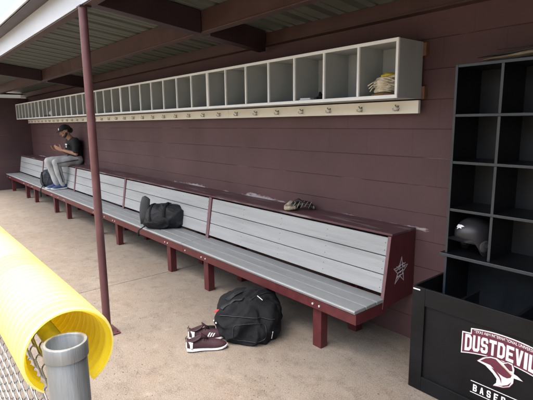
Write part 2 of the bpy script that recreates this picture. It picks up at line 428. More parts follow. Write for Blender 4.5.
# star emblem on the near panel
mb = MB()
cx, cz = -.185, .592
xs = -1.765+.0005
def sp(a, r): return V((0, cx+math.sin(a)*r*.92+(math.cos(a)*r)*.10, cz+math.cos(a)*r*1.02))
out = [sp(k*math.pi/5, .105 if k % 2 == 0 else .043) for k in range(10)]
inn = [sp(k*math.pi/5, .090 if k % 2 == 0 else .034) for k in range(10)]
for i in range(10):
    j = (i+1) % 10
    q = [out[i], out[j], inn[j], inn[i]]
    mb.prism([(xs, p.y, p.z) for p in q], (.0012, 0, 0))
for k, (zz, a, b) in enumerate(((.628, -.050, .056), (.606, -.058, .062), (.580, -.034, .036), (.552, -.040, .040))):
    pts = []
    for q in range(19):
        u = q/18; pts.append((xs+.0008, cx+a+(b-a)*u, zz+.014*u+.006*math.sin(u*26+k*1.7)+.003*math.cos(u*41+k)))
    mb.tube(pts, .0021, 5)
st = mb.build('star_emblem', M['gloss'], benches[0], True)

# ------------------------------------------------------------------ shelf units on the wall
SW = 2.29
def make_shelf():
    t = thing('wall_shelf', (0, 0, 0), 'x', 'shelf', 'open shelf units in a row along the back wall')
    zt, zb, yf, yk = 2.195, 1.816, -.318, -.042
    bw = SW/7
    BOX(-SW+.001, -.001, yf, yk, zt-.016, zt).build('top_panel', M['greyply'], t)
    BOX(-SW+.001, -.001, yf, yk, zb, zb+.016).build('bottom_panel', M['greyply'], t)
    BOX(-SW+.001, -.001, yk-.010, yk, zb+.0165, zt-.0165).build('back_panel', M['greyply'], t)
    BOX(-.017, -.001, yf, yk-.0105, zb+.0165, zt-.0165).build('side_panel', M['greyply'], t)
    BOX(-SW+.001, -SW+.017, yf, yk-.0105, zb+.0165, zt-.0165).build('side_panel', M['greyply'], t)
    for k in range(1, 7):
        BOX(-bw*k-.007, -bw*k+.007, yf, yk-.0105, zb+.0165, zt-.0165).build('divider', M['greyply'], t)
    mb = MB()
    mb.box(-SW+.001, -.001, yf-.016, yf-.0005, zt-.020, zt+.002, bev=.002); mb.box(-SW+.001, -.001, yf-.016, yf-.0005, zb-.002, zb+.022, bev=.002)
    for k in range(8):
        xa, xb = (-bw*k-.0085, -bw*k+.0085)
        if k == 0: xa, xb = -.019, -.001
        if k == 7: xa, xb = -SW+.001, -SW+.019
        mb.box(xa, xb, yf-.0155, yf-.0005, zb+.0225, zt-.0205)
    mb.build('face_frame', M['white'], t)
    for z in (2.105, 1.815):
        BOX(-SW+.001, .022, -.041, -.002, z, z+.085).build('cleat', M['wood'], t)
    hb = BOX(-SW+.001, -.001, -.072, -.0425, 1.716, 1.806, bev=.003).build('hook_board', M['cream'], t)
    for k in range(7):
        x = -bw*(k+.5)+.0
        mb = MB()
        mb.box(x-.009, x+.009, -.075, -.0725, 1.734, 1.775, bev=.001)
        for s in (-1, 1):
            mb.tube([(x, -.075, 1.744), (x+s*.008, -.088, 1.738), (x+s*.022, -.098, 1.742), (x+s*.027, -.100, 1.757)], [.0045, .004, .004, .0055], 7)
        mb.tube([(x, -.075, 1.764), (x, -.096, 1.766), (x, -.106, 1.778)], [.0045, .004, .0055], 7)
        mb.build('hook', M['hook'], t, smooth=50)
    return t
proto = make_shelf()
slabels = ['nearest white-edged shelf unit, the one holding the cream and yellow glove',
           'white-edged shelf unit second from the near end, left of the one with the glove',
           'white-edged shelf unit partly behind the slim roof post',
           'white-edged shelf unit holding the black and white cap',
           'farthest white-edged shelf unit, ending beside the dark end wall']
for i in range(5):
    o = proto if i == 0 else copy_tree(proto)
    o.location = (-1.75-SW*i, 0, 0); o['label'] = slabels[i]

def edged(ob):  # front-facing faces get the bluish black that paints sky sheen
    me = ob.data; me.materials.clear(); me.materials.append(M['black']); me.materials.append(M['blacksheen'])
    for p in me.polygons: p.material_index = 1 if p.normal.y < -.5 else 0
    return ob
# ------------------------------------------------------------------ black rack with bat box
RX0, RX1, RY = -1.36, -.29, -.33
rack = thing('equipment_rack', (-.83, -.02, 0), 'tall black wooden equipment rack with open cubbies above a box bearing a team crest', 'rack')
lv = [1.977, 1.693, 1.415, 1.125]
pw = (RX1-RX0)/4
for x in (RX0, RX1-.016):
    edged(BOX(x, x+.016, RY, -.022, .012, lv[0]+.008, bev=.0015).build('side_panel', M['blacksheen'], rack, True))
BOX(RX0+.0165, RX1-.0165, -.030, -.022, .012, lv[0]-.010).build('back_panel', M['blackback'], rack, True)
edged(BOX(RX0+.0165, RX1-.0165, RY, -.031, lv[0]-.009, lv[0]+.008, bev=.0015).build('top_panel', M['blacksheen'], rack, True))
for z in lv[1:]:
    edged(BOX(RX0+.0165, RX1-.0165, RY, -.031, z-.008, z+.008, bev=.0015).build('shelf', M['blacksheen'], rack, True))
edged(BOX(RX0-.022, RX1+.022, RY-.026, -.031, .832, .852, bev=.002).build('base_shelf', M['blacksheen'], rack, True))
zz = lv+[.860]
for k in (1, 2, 3):
    for a, b in zip(zz, zz[1:]):
        x = RX0+pw*k
        edged(BOX(x-.0075, x+.0075, RY+.001, -.031, b+.0085 if b > .9 else .8525, a-.0095).build('divider', M['blacksheen'], rack, True))
BX0, BX1, BY = -1.430, -.245, -.564
BOX(BX0, BX1, BY+.016, BY+.022, .03, .668).build('box_panel', M['black'], rack, True)
mb = MB()
mb.box(BX0, BX0+.085, BY, BY+.0155, .004, .672, bev=.002); mb.box(BX1-.085, BX1, BY, BY+.0155, .004, .672, bev=.002)
mb.box(BX0+.0855, BX1-.0855, BY, BY+.0155, .562, .672, bev=.002); mb.box(BX0+.0855, BX1-.0855, BY, BY+.0155, .004, .097, bev=.002)
mb.build('box_frame', M['black'], rack, True)
for x in (BX0, BX1-.016):
    BOX(x, x+.016, BY+.0225, -.024, .004, .672, bev=.0015).build('box_side', M['black'], rack, True)
BOX(BX0+.0165, BX1-.0165, BY+.0225, RY-.002, .03, .046).build('box_floor', M['black'], rack, True)
for k in (1, 2, 3):
    x = BX0+(BX1-BX0)*k/4
    BOX(x-.008, x+.008, BY+.0225, RY-.004, .0465, .664).build('box_divider', M['black'], rack, True)
tgp = BOX(BX0+.006, BX0+.052, BY-.0012, BY-.0002, .652, .660).build('maker_plate', M['tagwhite'], rack, True)

# crest on the box panel, as stacked thin plates
LY = BY+.0158
def plate(name, poly, layer, m, parent=rack):
    y = LY-.0009*layer
    return MB().prism([(px, y, pz) for px, pz in poly], (0, -.0008, 0)).build(name, m, parent, True)
XC = -.885
def arc(x, edge, rise): return edge+rise*(1-((x-XC)/.24)**2)
def band(grow):
    L_, R_ = -1.108-grow, 2*XC+1.108+grow
    li, ri = -1.060-grow, 2*XC+1.060+grow
    n = 24
    top = [(li+(ri-li)*k/n, arc(li+(ri-li)*k/n, .500+grow, .036)) for k in range(n+1)]
    bot = [(L_+(R_-L_)*k/n, arc(L_+(R_-L_)*k/n, .353-grow, .043)) for k in range(n+1)]
    return [(L_, .481+grow)]+[(li, .487+grow)]+top+[(ri, .487+grow), (R_, .481+grow)]+bot[::-1]
crest = plate('crest_outline', band(.004), 1, M['logowhite'])
crest_fill = plate('crest_fill', band(-.002), 2, M['logomaroon'])
def lettering(body, x0, x1, z0f, z1f, layer, m, name, bold):
    me = text_mesh(body, 1.0, bold)
    xs_ = [v.co.x for v in me.vertices]; ys_ = [v.co.y for v in me.vertices]
    a, b, c, d_ = min(xs_), max(xs_), min(ys_), max(ys_)
    bm = bmesh.new(); bm.from_mesh(me); bpy.data.meshes.remove(me)
    o = origin(rack)
    bmesh.ops.triangulate(bm, faces=bm.faces)
    r = bmesh.ops.extrude_face_region(bm, geom=list(bm.faces)); up = {v for v in r['geom'] if isinstance(v, bmesh.types.BMVert)}
    for v in bm.verts:
        u = (v.co.x-a)/(b-a); t = (v.co.y-c)/(d_-c); x = x0+(x1-x0)*u
        v.co = V((x, LY-.0009*layer-(.0008 if v in up else 0), z0f(x)+(z1f(x)-z0f(x))*t))-o
    s = MB(); s.bm.free(); s.bm = bm
    return s.build(name, m, rack)
GL = {
 'D': ('r', [((0, 0), (.31, .19)), ((0, 1), (.31, .81)), ((.68, 1), (.58, .81)), ((1, .82), (.69, .72)), ((1, .18), (.69, .28)), ((.68, 0), (.58, .19)), ((0, 0), (.31, .19))]),
 'U': ('r', [((0, 1), (.32, 1)), ((0, .15), (.32, .25)), ((.2, 0), (.38, .19)), ((.8, 0), (.62, .19)), ((1, .15), (.68, .25)), ((1, 1), (.68, 1))]),
 'S': ('r', [((1, .68), (.68, .68)), ((1, .85), (.68, .77)), ((.82, 1), (.62, .81)), ((.18, 1), (.38, .81)), ((0, .85), (.32, .77)), ((0, .55), (.32, .64)), ((.18, .41), (.40, .59)), ((.60, .41), (.82, .59)), ((.68, .36), (1, .45)), ((.68, .23), (1, .15)), ((.62, .19), (.82, 0)), ((.38, .19), (.18, 0)), ((.32, .23), (0, .15)), ((.32, .32), (0, .32))]),
 'T': ('p', [[(0, .79), (1, .79), (1, 1), (0, 1)], [(.34, 0), (.66, 0), (.66, .79), (.34, .79)]]),
 'E': ('p', [[(0, 0), (.34, 0), (.34, 1), (0, 1)], [(.34, .8), (1, .8), (1, 1), (.34, 1)], [(.34, .41), (.86, .41), (.86, .6), (.34, .6)], [(.34, 0), (1, 0), (1, .2), (.34, .2)]]),
 'V': ('p', [[(0, 1), (.33, 0), (.5, 0), (.5, .38), (.34, 1)], [(1, 1), (.66, 1), (.5, .38), (.5, 0), (.67, 0)]]),
 'I': ('p', [[(0, 0), (1, 0), (1, 1), (0, 1)]]),
 'L': ('p', [[(0, 0), (.36, 0), (.36, 1), (0, 1)], [(.36, 0), (1, 0), (1, .2), (.36, .2)]]),
 'A': ('p', [[(0, 0), (.31, 0), (.5, .70), (.5, 1), (.33, 1)], [(1, 0), (.67, 1), (.5, 1), (.5, .70), (.69, 0)], [(.372, .22), (.628, .22), (.582, .40), (.418, .40)]]),
 'B': ('b', [[((.33, 1), (.33, .82)), ((.8, 1), (.62, .82)), ((.98, .87), (.67, .77)), ((.98, .63), (.67, .65)), ((.85, .5), (.6, .6)), ((.33, .5), (.33, .6))], [((.33, .5), (.33, .4)), ((.85, .5), (.62, .4)), ((1, .38), (.68, .35)), ((1, .14), (.68, .24)), ((.8, 0), (.62, .18)), ((.33, 0), (.33, .18))]]),
}
def glyph(c):
    k, d = GL[c]
    if k == 'p': return d
    st = [d] if k == 'r' else d
    out = [[p[0], q[0], q[1], p[1]] for g in st for p, q in zip(g, g[1:])]
    if k == 'b': out.append([(0, 0), (.33, 0), (.33, 1), (0, 1)])
    return out
def block_letters(body, x0, x1, z0f, z1f, layer, gap_, name):
    w_ = [(.42 if c == 'I' else 1) for c in body]; tot = sum(w_)+gap_*(len(body)-1); u = (x1-x0)/tot; x = x0
    for c, w in zip(body, w_):
        mb = MB()
        y = LY-.0009*layer
        for poly in glyph(c):
            pts = []
            for gx_, gz in poly:
                px = x+gx_*w*u; pts.append((px, y, z0f(px)+(z1f(px)-z0f(px))*gz))
            mb.prism(pts, (0, -.0008, 0))
        mb.build(name, M['logowhite'], rack, True); x += (w+gap_)*u
block_letters('DUSTDEVILS', -1.092, 2*XC+1.092, lambda x: arc(x, .365, .043), lambda x: arc(x, .4695, .026), 3, .16, 'crest_letter')
lettering('TEXAS A&M INTERNATIONAL UNIVERSITY', -1.046, 2*XC+1.046, lambda x: arc(x, .4815, .030), lambda x: arc(x, .4975, .031), 3, M['logowhite'], 'crest_lettering', .012)
block_letters('BASEBALL', -1.030, 2*XC+1.030, lambda x: .153, lambda x: .194, 1, .75, 'crest_letter')
for z in (.210, .142):
    plate('crest_line', [(-1.045, z-.002), (2*XC+1.045, z-.002), (2*XC+1.045, z+.002), (-1.045, z+.002)], 1, M['logowhite'])
sw = [(-1.018, .344), (-.988, .376), (-.949, .398), (-.915, .403), (-.881, .391), (-.857, .404), (-.835, .404), (-.823, .377), (-.824, .350), (-.805, .345), (-.777, .328), (-.822, .326), (-.823, .296), (-.84, .266), (-.871, .248), (-.923, .236), (-.908, .258), (-.907, .283), (-.929, .307), (-.972, .336)]
plate('swirl_edge', [((x+.89)*1.02-.89, (z-.33)*1.03+.33) for x, z in sw], 4, M['logomaroon'])
plate('swirl_outline', [((x+.88)*.985-.88, (z-.33)*.97+.33) for x, z in sw], 5, M['logowhite'])
plate('swirl_fill', [(-1.000, .351), (-.972, .378), (-.945, .391), (-.920, .394), (-.900, .380), (-.88, .366), (-.850, .350), (-.833, .338), (-.838, .322), (-.855, .311), (-.876, .312), (-.900, .320), (-.917, .330), (-.945, .349)], 6, M['logomaroon'])
plate('swirl_fill', [(-.878, .384), (-.857, .398), (-.838, .394), (-.831, .362), (-.846, .358), (-.862, .370)], 6, M['logomaroon'])
plate('swirl_fill', [(-.940, .338), (-.915, .316), (-.893, .296), (-.880, .268), (-.884, .296), (-.898, .315), (-.920, .334)], 6, M['logomaroon'])
plate('swirl_fill', [(-.905, .252), (-.880, .256), (-.850, .275), (-.832, .300), (-.842, .272), (-.871, .254)], 6, M['logomaroon'])
plate('swirl_line', [(-.905, .390), (-.878, .372), (-.835, .345), (-.829, .337), (-.833, .336), (-.880, .368)], 7, M['logogold'])

# ------------------------------------------------------------------ helmet in the rack
hm = thing('batting_helmet', (-1.236, -.215, 1.1335-.2785), 'dark maroon batting helmet with white emblem sitting in a cubby of the black rack', 'helmet', rz=R(-118))
# local: faces +x... shell in local coords, brim toward +x
def dome_pt(th, ph, k=1.0):   # th from front around, ph elevation
    r = V((math.cos(th)*math.cos(ph)*.124, math.sin(th)*math.cos(ph)*.100, .115+math.sin(ph)*.108))
    return V((r.x*k, r.y*k, .115+(r.z-.115)*k))
def low(th):    # lower rim of the shell: drops over the ears and nape
    a = abs((th+math.pi) % (2*math.pi)-math.pi)
    ear = math.exp(-((a-1.62)/.42)**2)*.105
    nape = .050*max(0, math.cos(math.pi-a))
    return .098-ear-nape*.6
n = 56; rg_o, rg_i = [], []
for j in range(12):
    row, rowi = [], []
    for i in range(n):
        th = 2*math.pi*i/n
        if j < 8: p = dome_pt(th, math.pi/2*(1-j/8)*.985+.02)
        else:
            q = dome_pt(th, .0); f = (j-7)/4; p = V((q.x*(1-.05*f), q.y*(1-.04*f), .115+(low(th)-.115)*f))
        row.append(p); rowi.append(V((p.x*.94, p.y*.94, p.z-.004 if j < 8 else p.z)))
    rg_o.append(row); rg_i.append(rowi)
mb = MB(); mb.rings(rg_o+rg_i[::-1], cap=True); mb.build('shell', M['helmet'], hm, smooth=60)
mb = MB(); top, bot = [], []
rows = []
for k in range(6):
    f = k/5
    rows.append([V((math.cos(t)*(.112+.062*f*math.cos(t)), math.sin(t)*(.098-.010*f), .100-.016*f+.018*math.cos(t*1.6)*f)) for t in [R(-68+136*i/20) for i in range(21)]])
mb.rings(rows, cap=False, closed=False); mb.rings([[p-V((0, 0, .005)) for p in r] for r in rows[::-1]], cap=False, closed=False)
mb.build('brim', M['helmet'], hm, smooth=60)
for s in (-1, 1):
    mb = MB()
    mb.ball((-.004, s*.092, .062), (.036, .012, .042))
    e = mb.build('ear_pad', M['pad'], hm, smooth=True)
    mb = MB()
    mb.tube([(-.004+.016*math.cos(t), s*.1035, .070+.018*math.sin(t)) for t in [2*math.pi*k/16 for k in range(17)]], .0022, 6)
    mb.build('ear_hole_rim', M['strap'], e)
mb = MB(); mb.ball((-.02, 0, .12), (.085, .07, .075)); mb.build('liner', M['pad'], hm, smooth=True)
def on_dome(th, ph): return dome_pt(th, ph, 1.012)
mb = MB()
for poly in ([(-.30, .62), (.10, .66), (.40, .60), (.20, .52), (.26, .44), (.04, .46), (-.10, .34), (-.12, .46), (-.30, .46)],):
    c = on_dome(-.02, .53)
    pts = [on_dome(a, b) for a, b in poly]
    for a, b in zip(pts, pts[1:]+pts[:1]): mb.face([c*1.006, a, b])
mb.build('front_emblem', M['logowhite'], hm)

# ------------------------------------------------------------------ long cover on the rack
cv = thing('folded_cover', (-.85, -.2, 1.985), 'long narrow folded vinyl cover lying flat on top of the black rack', 'cover')
def lens(z0, h, y, wdt, xa, xb, name, m, lift=.0):
    rg = []
    for k in range(25):
        u = k/24; x = xa+(xb-xa)*u
        s = max(.06, min(1, (u/.32)**.7)) * (1-.25*u)
        rg.append([(x, y+math.cos(t)*wdt*s, z0+lift*u*.6+h*s*.5+math.sin(t)*h*s*.5+.002*math.sin(u*23)) for t in [2*math.pi*i/14 for i in range(14)]])
    MB().rings(rg).build(name, m, cv, True, smooth=50)
lens(1.9865, .026, -.24, .070, -1.275, -.36, 'lower_fold', M['coverdark'])
lens(2.000, .030, -.235, .072, -1.27, -.40, 'middle_fold', M['covertan'], .004)
lens(2.022, .026, -.215, .062, -1.29, -.36, 'upper_fold', M['coverdark'], .006)
mb = MB(); mb.tube([(-1.15+.035*k, -.28+.004*math.sin(k), 2.046+.0015*math.sin(k*1.3)) for k in range(18)], .004, 6, flat=.5); mb.build('edge_binding', M['strap'], cv, True)

# ------------------------------------------------------------------ soft bags
def soft(rx, ry, rz, seed, fold=.05, sq=2.6, base=.0, lumps=.10, sub=6, taper=0.0, lean=(0, 0)):
    bm = bmesh.new(); bmesh.ops.create_icosphere(bm, subdivisions=sub, radius=1)
    o = V((seed*3.1, seed*1.7, seed*.9))
    for v in bm.verts:
        d = v.co.normalized()
        k = (abs(d.x)**sq+abs(d.y)**sq+abs(d.z)**sq)**(-1/sq)
        p = V((d.x*k, d.y*k, d.z*k))
        l = noise.noise(d*1.3+o)*lumps+noise.noise(d*2.6+o)*lumps*.5
        q = V((d.x*2.0, d.y*2.0, d.z*1.0))+o; q += V((noise.noise(q+V((9, 0, 0))), noise.noise(q+V((0, 9, 0))), noise.noise(q+V((0, 0, 9)))))*.55
        rid = 1-abs(noise.noise(q))*2.6
        rid2 = 1-abs(noise.noise(V((q.x*2.4+q.z, q.y*2.4, q.z*1.2))+V((4, 4, 4))))*2.6
        f = max(-.3, rid)*fold+max(-.2, rid2)*fold*.30+noise.noise(d*9+o)*fold*.06
        p *= 1+l+f*.8
        p = V((p.x*rx, p.y*ry, p.z*rz))
        hh = (p.z+rz)/(2*rz)
        p.x *= 1-taper*hh; p.y *= 1-taper*hh
        p.x += lean[0]*hh; p.y += lean[1]*hh
        z = p.z+rz*.86
        if z < .012: z = .004+max(0, z)*.4+.004*math.sin(d.x*9)
        v.co = V((p.x, p.y, z))
    return bm
def surf(bvh, p, d):
    h = bvh.ray_cast(V(p), V(d).normalized())
    if not h[0]: h = bvh.find_nearest(V((p[0], p[1], .12)) if abs(d[2]) > .5 else V((p[0], -.1, p[2])))
    return h[0], h[1]
def strap_on(bvh, pts, d, wd, th, name, m, parent, lift=.004):
    c = []
    for p in pts:
        h, nn = surf(bvh, p, d); c.append(h+nn*lift)
    mb = MB(); mb.tube(c, wd, 8, flat=th/wd); return mb.build(name, m, parent, smooth=60)
def bagthing(name, loc, rz, bm, m, label, cat):
    t = thing(name, loc, label, cat, rz=rz)
    bvh = BVHTree.FromBMesh(bm)
    s = MB(); s.bm.free(); s.bm = bm
    s.build('body', m, t, smooth=True)
    return t, bvh

# bag slumped on the floor; local x = to the right, y = away
t, bv = bagthing('backpack', (-2.70, -.885, 0), R(50), soft(.270, .265, .160, 3.3, .10, 3.0, taper=.16, lean=(.02, .05), lumps=.16), M['cloth'],
                 'black backpack with a red tag slumped on the concrete floor beside the maroon shoes', 'bag')
up = (0, 0, -1)
strap_on(bv, [(-.16+.013*k, .02+.010*k, .5) for k in range(16)], up, .026, .008, 'shoulder_strap', M['cloth2'], t, .006)
strap_on(bv, [(-.19+.010*k, -.10+.009*k-.0004*k*k, .5) for k in range(18)], up, .020, .007, 'shoulder_strap', M['cloth2'], t, .006)
def loop(cx_, cz_, a_, b_, n_=30):
    return [(cx_+a_*math.copysign(abs(math.cos(2*math.pi*k/n_))**.5, math.cos(2*math.pi*k/n_)), -.6, cz_+b_*math.copysign(abs(math.sin(2*math.pi*k/n_))**.5, math.sin(2*math.pi*k/n_))) for k in range(n_+1)]
strap_on(bv, loop(.03, .105, .125, .065), (0, 1, .0), .0045, .004, 'pocket_seam', M['cloth2'], t, .002)
strap_on(bv, [(-.20+.022*k, -.6, .195+.018*math.sin(k*.19)) for k in range(20)], (0, 1, 0), .006, .004, 'zipper', M['cloth2'], t, .003)
strap_on(bv, [(.03+.013*k, -.10+.017*k, .5) for k in range(13)], up, .006, .004, 'zipper', M['cloth2'], t, .003)
mb = MB()
for k in range(2):
    pass
mb.tube([(-.255, -.03, .05), (-.32, -.045, .055), (-.36, -.035, .035), (-.375, .02, .012)], [.035, .04, .030, .012], 10, flat=.35); mb.build('strap_end', M['cloth'], t, smooth=True)
h, nn = surf(bv, (-.225, -.085, .5), (0, 0, -1))
mb = MB(); mb.tube([h+nn*.004+V((-.018, -.012, 0)), h+nn*.006+V((.012, .022, .008))], [.010, .010], 8, flat=.3); mb.build('label_tag', M['red'], t)
for px, py in ((-.245, -.135), (-.31, -.03)):
    h, nn = surf(bv, (px, py, .5), (0, 0, -1)); MB().ball(h+nn*.003, .0075, 10, 8).build('stud', M['tagwhite'], t, smooth=True)
h, nn = surf(bv, (.085, -.04, .5), (0, 0, -1)); h2, n2 = surf(bv, (.125, -.075, .5), (0, 0, -1))
MB().tube([h+nn*.010, h2+n2*.010], .003, 6).build('zip_pull', M['tagwhite'], t)
h, nn = surf(bv, (.20, -.6, .10), (0, 1, 0)); h2, n2 = surf(bv, (.19, -.6, .04), (0, 1, 0))
MB().tube([h+nn*.010, h2+n2*.010], .0028, 6).build('zip_pull', M['tagwhite'], t)

# duffel on the bench seat
t, bv = bagthing('duffel_bag', (-4.86, -.475, .4265), R(50), soft(.275, .165, .150, 8.2, .085, 2.5, lumps=.10, taper=.10), M['cloth2'],
                 'black duffel bag with a grey strap loop standing up, lying on the bench seat', 'bag')
pts = [(-.215, -.075, .06), (-.222, -.070, .16), (-.222, -.060, .24), (-.212, -.050, .315), (-.200, -.045, .365), (-.190, -.042, .380)]
MB().tube(pts, [.060, .062, .060, .056, .050, .026], 12, flat=.28, up=(0, 1, 0)).build('strap_loop', M['strap'], t, smooth=True)
strap_on(bv, [(.02+.004*k, -.16+.03*k, .6) for k in range(11)], up, .017, .006, 'handle', M['cloth'], t, .010)
strap_on(bv, [(-.14+.002*k, -.15+.03*k, .6) for k in range(10)], up, .015, .006, 'handle', M['cloth'], t, .008)
strap_on(bv, [(-.22+.032*k, .0+.01*math.sin(k), .6) for k in range(15)], up, .006, .004, 'zipper', M['strap'], t)
MB().tube([(-.20, -.12, .05), (-.235, -.17, .03), (-.262, -.205, .012), (-.272, -.215, -.03), (-.262, -.215, -.055)], .014, 8, flat=.3).build('hanging_strap', M['cloth'], t, smooth=True)
strap_on(bv, [(-.20+.03*k, -.6, .075+.010*math.sin(k*1.1)) for k in range(13)], (0, 1, 0), .009, .005, 'pocket_seam', M['cloth'], t)

# backpack by the man's feet
t, bv = bagthing('backpack', (-9.86, -.50, .4265), R(52), soft(.175, .145, .180, 5.1, .06, 2.9, lumps=.07, taper=.18), M['cloth3'],
                 'dark slate backpack standing on the bench seat beside the man\'s feet', 'bag')
strap_on(bv, [(-.09+.002*k, -.5, .30-.026*k) for k in range(10)], (0, 1, 0), .018, .006, 'shoulder_strap', M['cloth'], t)
strap_on(bv, [(-.10+.02*k, -.5, .20) for k in range(11)], (0, 1, 0), .006, .004, 'zipper', M['strap'], t)
MB().tube([(-.05, 0, .30), (-.03, 0, .345), (.03, 0, .345), (.05, 0, .30)], .010, 8).build('grab_handle', M['cloth'], t, smooth=True)
MB().tube([(-.06, -.14, .05), (-.075, -.19, .012), (-.085, -.235, -.02), (-.09, -.25, -.11), (-.088, -.25, -.19)], .015, 8, flat=.3).build('hanging_strap', M['cloth'], t, smooth=True)

# ------------------------------------------------------------------ shoes: local +x = toe
def shoe_sections(k, lift=0):
    # u along the length 0 heel..1 toe: half width, centre shift, top height, bottom
    pts = [(0, .026, 0), (.04, .033, 0), (.14, .038, 0), (.30, .036, .002), (.45, .038, .004), (.60, .045, .004), (.74, .048, .002), (.86, .043, -.002), (.95, .030, -.006), (1, .012, -.008)]
    return pts
def make_shoe(mirror, scale=1.0, up='shoe', solem='rubber', stripes=True):
    t = thing('running_shoe', (0, 0, 0), 'x', 'shoe')
    Lh = .300*scale; sec = shoe_sections(0)
    rg = []
    for u, w, c in sec:
        z0 = .004+.012*max(0, (u-.75)/.25)**1.5+.004*(1-min(1, u/.1)); z1 = .040-.014*min(1, u/.6)+.010*max(0, (u-.8)/.2)
        c *= mirror; w2 = w+.003
        rg.append([V((u*Lh, c+math.cos(a)*w2*(1+.06*(math.sin(a) < 0)), (z0+z1)/2+(1 if math.sin(a) > 0 else -1)*abs(math.sin(a))**.45*(z1-z0)/2)) for a in [2*math.pi*i/20 for i in range(20)]])
    MB().rings(rg).build('sole', M[solem], t, smooth=50)
    rg = []
    for u, w, c in sec:
        base = .030-.010*min(1, u/.6)+.008*max(0, (u-.8)/.2)
        if u < .36: top = .098-.018*math.sin(u/.36*math.pi)+.006*(u < .1)
        elif u < .62: top = .104-(u-.36)/.26*.030
        else: top = .076-((u-.62)/.38)**2.2*.036
        c *= mirror; ring = []
        for i in range(21):
            a = math.pi*i/20
            sx = math.cos(a); sz = math.sin(a)**(.55 if u < .4 else .75)
            ring.append(V((u*Lh*.985+.002, c+sx*w*(1-.38*math.sin(a)*(1 if u < .4 else .25)), base+sz*(top-base))))
        rg.append(ring)
    mb = MB(); mb.rings(rg, cap=False, closed=False)
    up_o = mb.build('upper', M[up], t, smooth=True, mods=[('SUBSURF', dict(levels=2, render_levels=2)), ('SOLIDIFY', dict(thickness=.003))])
    # collar opening with a padded rim
    cpts = []
    for i in range(25):
        a = 2*math.pi*i/24; cpts.append(V((Lh*(.21+.165*math.cos(a)), math.sin(a)*.027*scale, .092+.016*math.cos(a)+.004*math.cos(2*a))))
    mb = MB(); mb.tube(cpts, .0065, 8); co = mb.build('collar', M[up], t, smooth=True)
    mb = MB(); mb.bm.faces.new([mb.bm.verts.new(p+V((0, 0, .0015))) for p in cpts[:-1]]); mb.build('lining', M['shoein'], t)
    mb = MB(); mb.tube([(Lh*.52, 0, .090), (Lh*.43, 0, .108), (Lh*.36, 0, .128), (Lh*.34, 0, .136)], [.018, .020, .018, .012], 10, flat=.3); mb.build('tongue', M[up], t, smooth=True)
    mb = MB(); mb.tube([(-.001, 0, .075), (-.006, 0, .100), (.004, 0, .118)], [.010, .009, .006], 8, flat=.4); mb.build('heel_tab', M['shoein'] if stripes else M[up], t, smooth=True)
    mb = MB()
    for k in range(5):
        u = .42+.05*k; w = .026-.001*k
        mb.tube([(Lh*u, -w, .085-.008*k), (Lh*(u+.02), 0, .104-.008*k), (Lh*(u+.01), w, .085-.008*k)], .0026, 6)
    mb.build('lace', M[up], t, smooth=True)
    if solem == 'rubber':
        hb = []
        for k in range(5):
            f = k/4; hb.append([V((Lh*(-.022+.014*f+.16*abs(s)**1.6), s*(.046-.007*f), .030+.050*f)) for s in [-1+.2*j for j in range(11)]])
        mb = MB(); mb.rings(hb, cap=False, closed=False); mb.build('heel_counter', M['rubber'], t, smooth=True, mods=[('SOLIDIFY', dict(thickness=.003))])
    return t
def stripe_set(t, side, Lh=.30):
    for k in range(3):
        x = Lh*(.46+.065*k)
        MB().prism([(x, side*.0435, .034), (x+.010, side*.0435, .034), (x+.030-.002*k, side*.0385, .066-.004*k), (x+.020-.002*k, side*.0385, .066-.004*k)], (0, side*.004, 0)).build('side_stripe', M['rubber'], t)
sa = make_shoe(1); sa.location = (-2.745, -1.415, 0); sa.rotation_euler = (0, 0, R(62)); sa['label'] = 'plain-sided maroon running shoe nearer the camera, white sole'
sa['group'] = 'pair of maroon shoes on the floor'
sb_ = make_shoe(-1); sb_.location = (-2.885, -1.315, 0); sb_.rotation_euler = (0, 0, R(60)); sb_['label'] = 'maroon running shoe showing white side stripes, between its mate and the bag'
sb_['group'] = 'pair of maroon shoes on the floor'; stripe_set(sb_, -1)

# ------------------------------------------------------------------ baseball gloves
FOLD = bpy.data.textures.new('cloth_fold', 'CLOUDS'); FOLD.noise_scale = .17; FOLD.noise_depth = 1
def blob_mesh(parts, voxel, m, name, parent, world=False, smooth_it=6, fold=0):
    mb = MB()
    for p in parts:
        if p[0] == 'b': mb.ball(p[1], p[2], mtx=p[3] if len(p) > 3 else None)
        else: mb.cap(*p[1:])
    return mb.build(name, m, parent, world, True, mods=[('REMESH', dict(mode='VOXEL', voxel_size=voxel, use_smooth_shade=True)), ('SMOOTH', dict(factor=.5, iterations=smooth_it))]+([('DISPLACE', dict(texture=FOLD, strength=fold, mid_level=.5, texture_coords='LOCAL'))] if fold else []))

# cream glove in the last bay of the nearest shelf unit
gl = thing('baseball_glove', (-1.915, -.215, 1.8325), 'cream laced baseball glove with a yellow strap resting on the nearest shelf', 'glove', rz=R(40)); gl.scale = (.80, .85, .98)
MB().tube([(-.125, -.02, .010), (-.06, -.045, .014), (.02, -.05, .013), (.09, -.03, .016)], [.022, .040, .042, .026], 12, flat=.30).build('heel_pad', M['glovebrown'], gl, smooth=True)
parts = []
for k in range(5):
    z = .040+.021*k; r = .015-.001*k; o = .014*math.sin(k*1.9)
    P = [(-.095+o, .02, z), (-.06+o, -.050, z+.004), (.01, -.070+.006*k, z+.008), (.085-.006*k, -.035, z+.004), (.095-.008*k, .03, z)]
    for a, b in zip(P, P[1:]): parts.append(('c', a, r, b, r))
parts.append(('b', (0, .0, .080), (.085, .055, .060)))
blob_mesh(parts, .006, M['glovetan'], 'fingers', gl)
mb = MB(); rnd = random.Random(4)
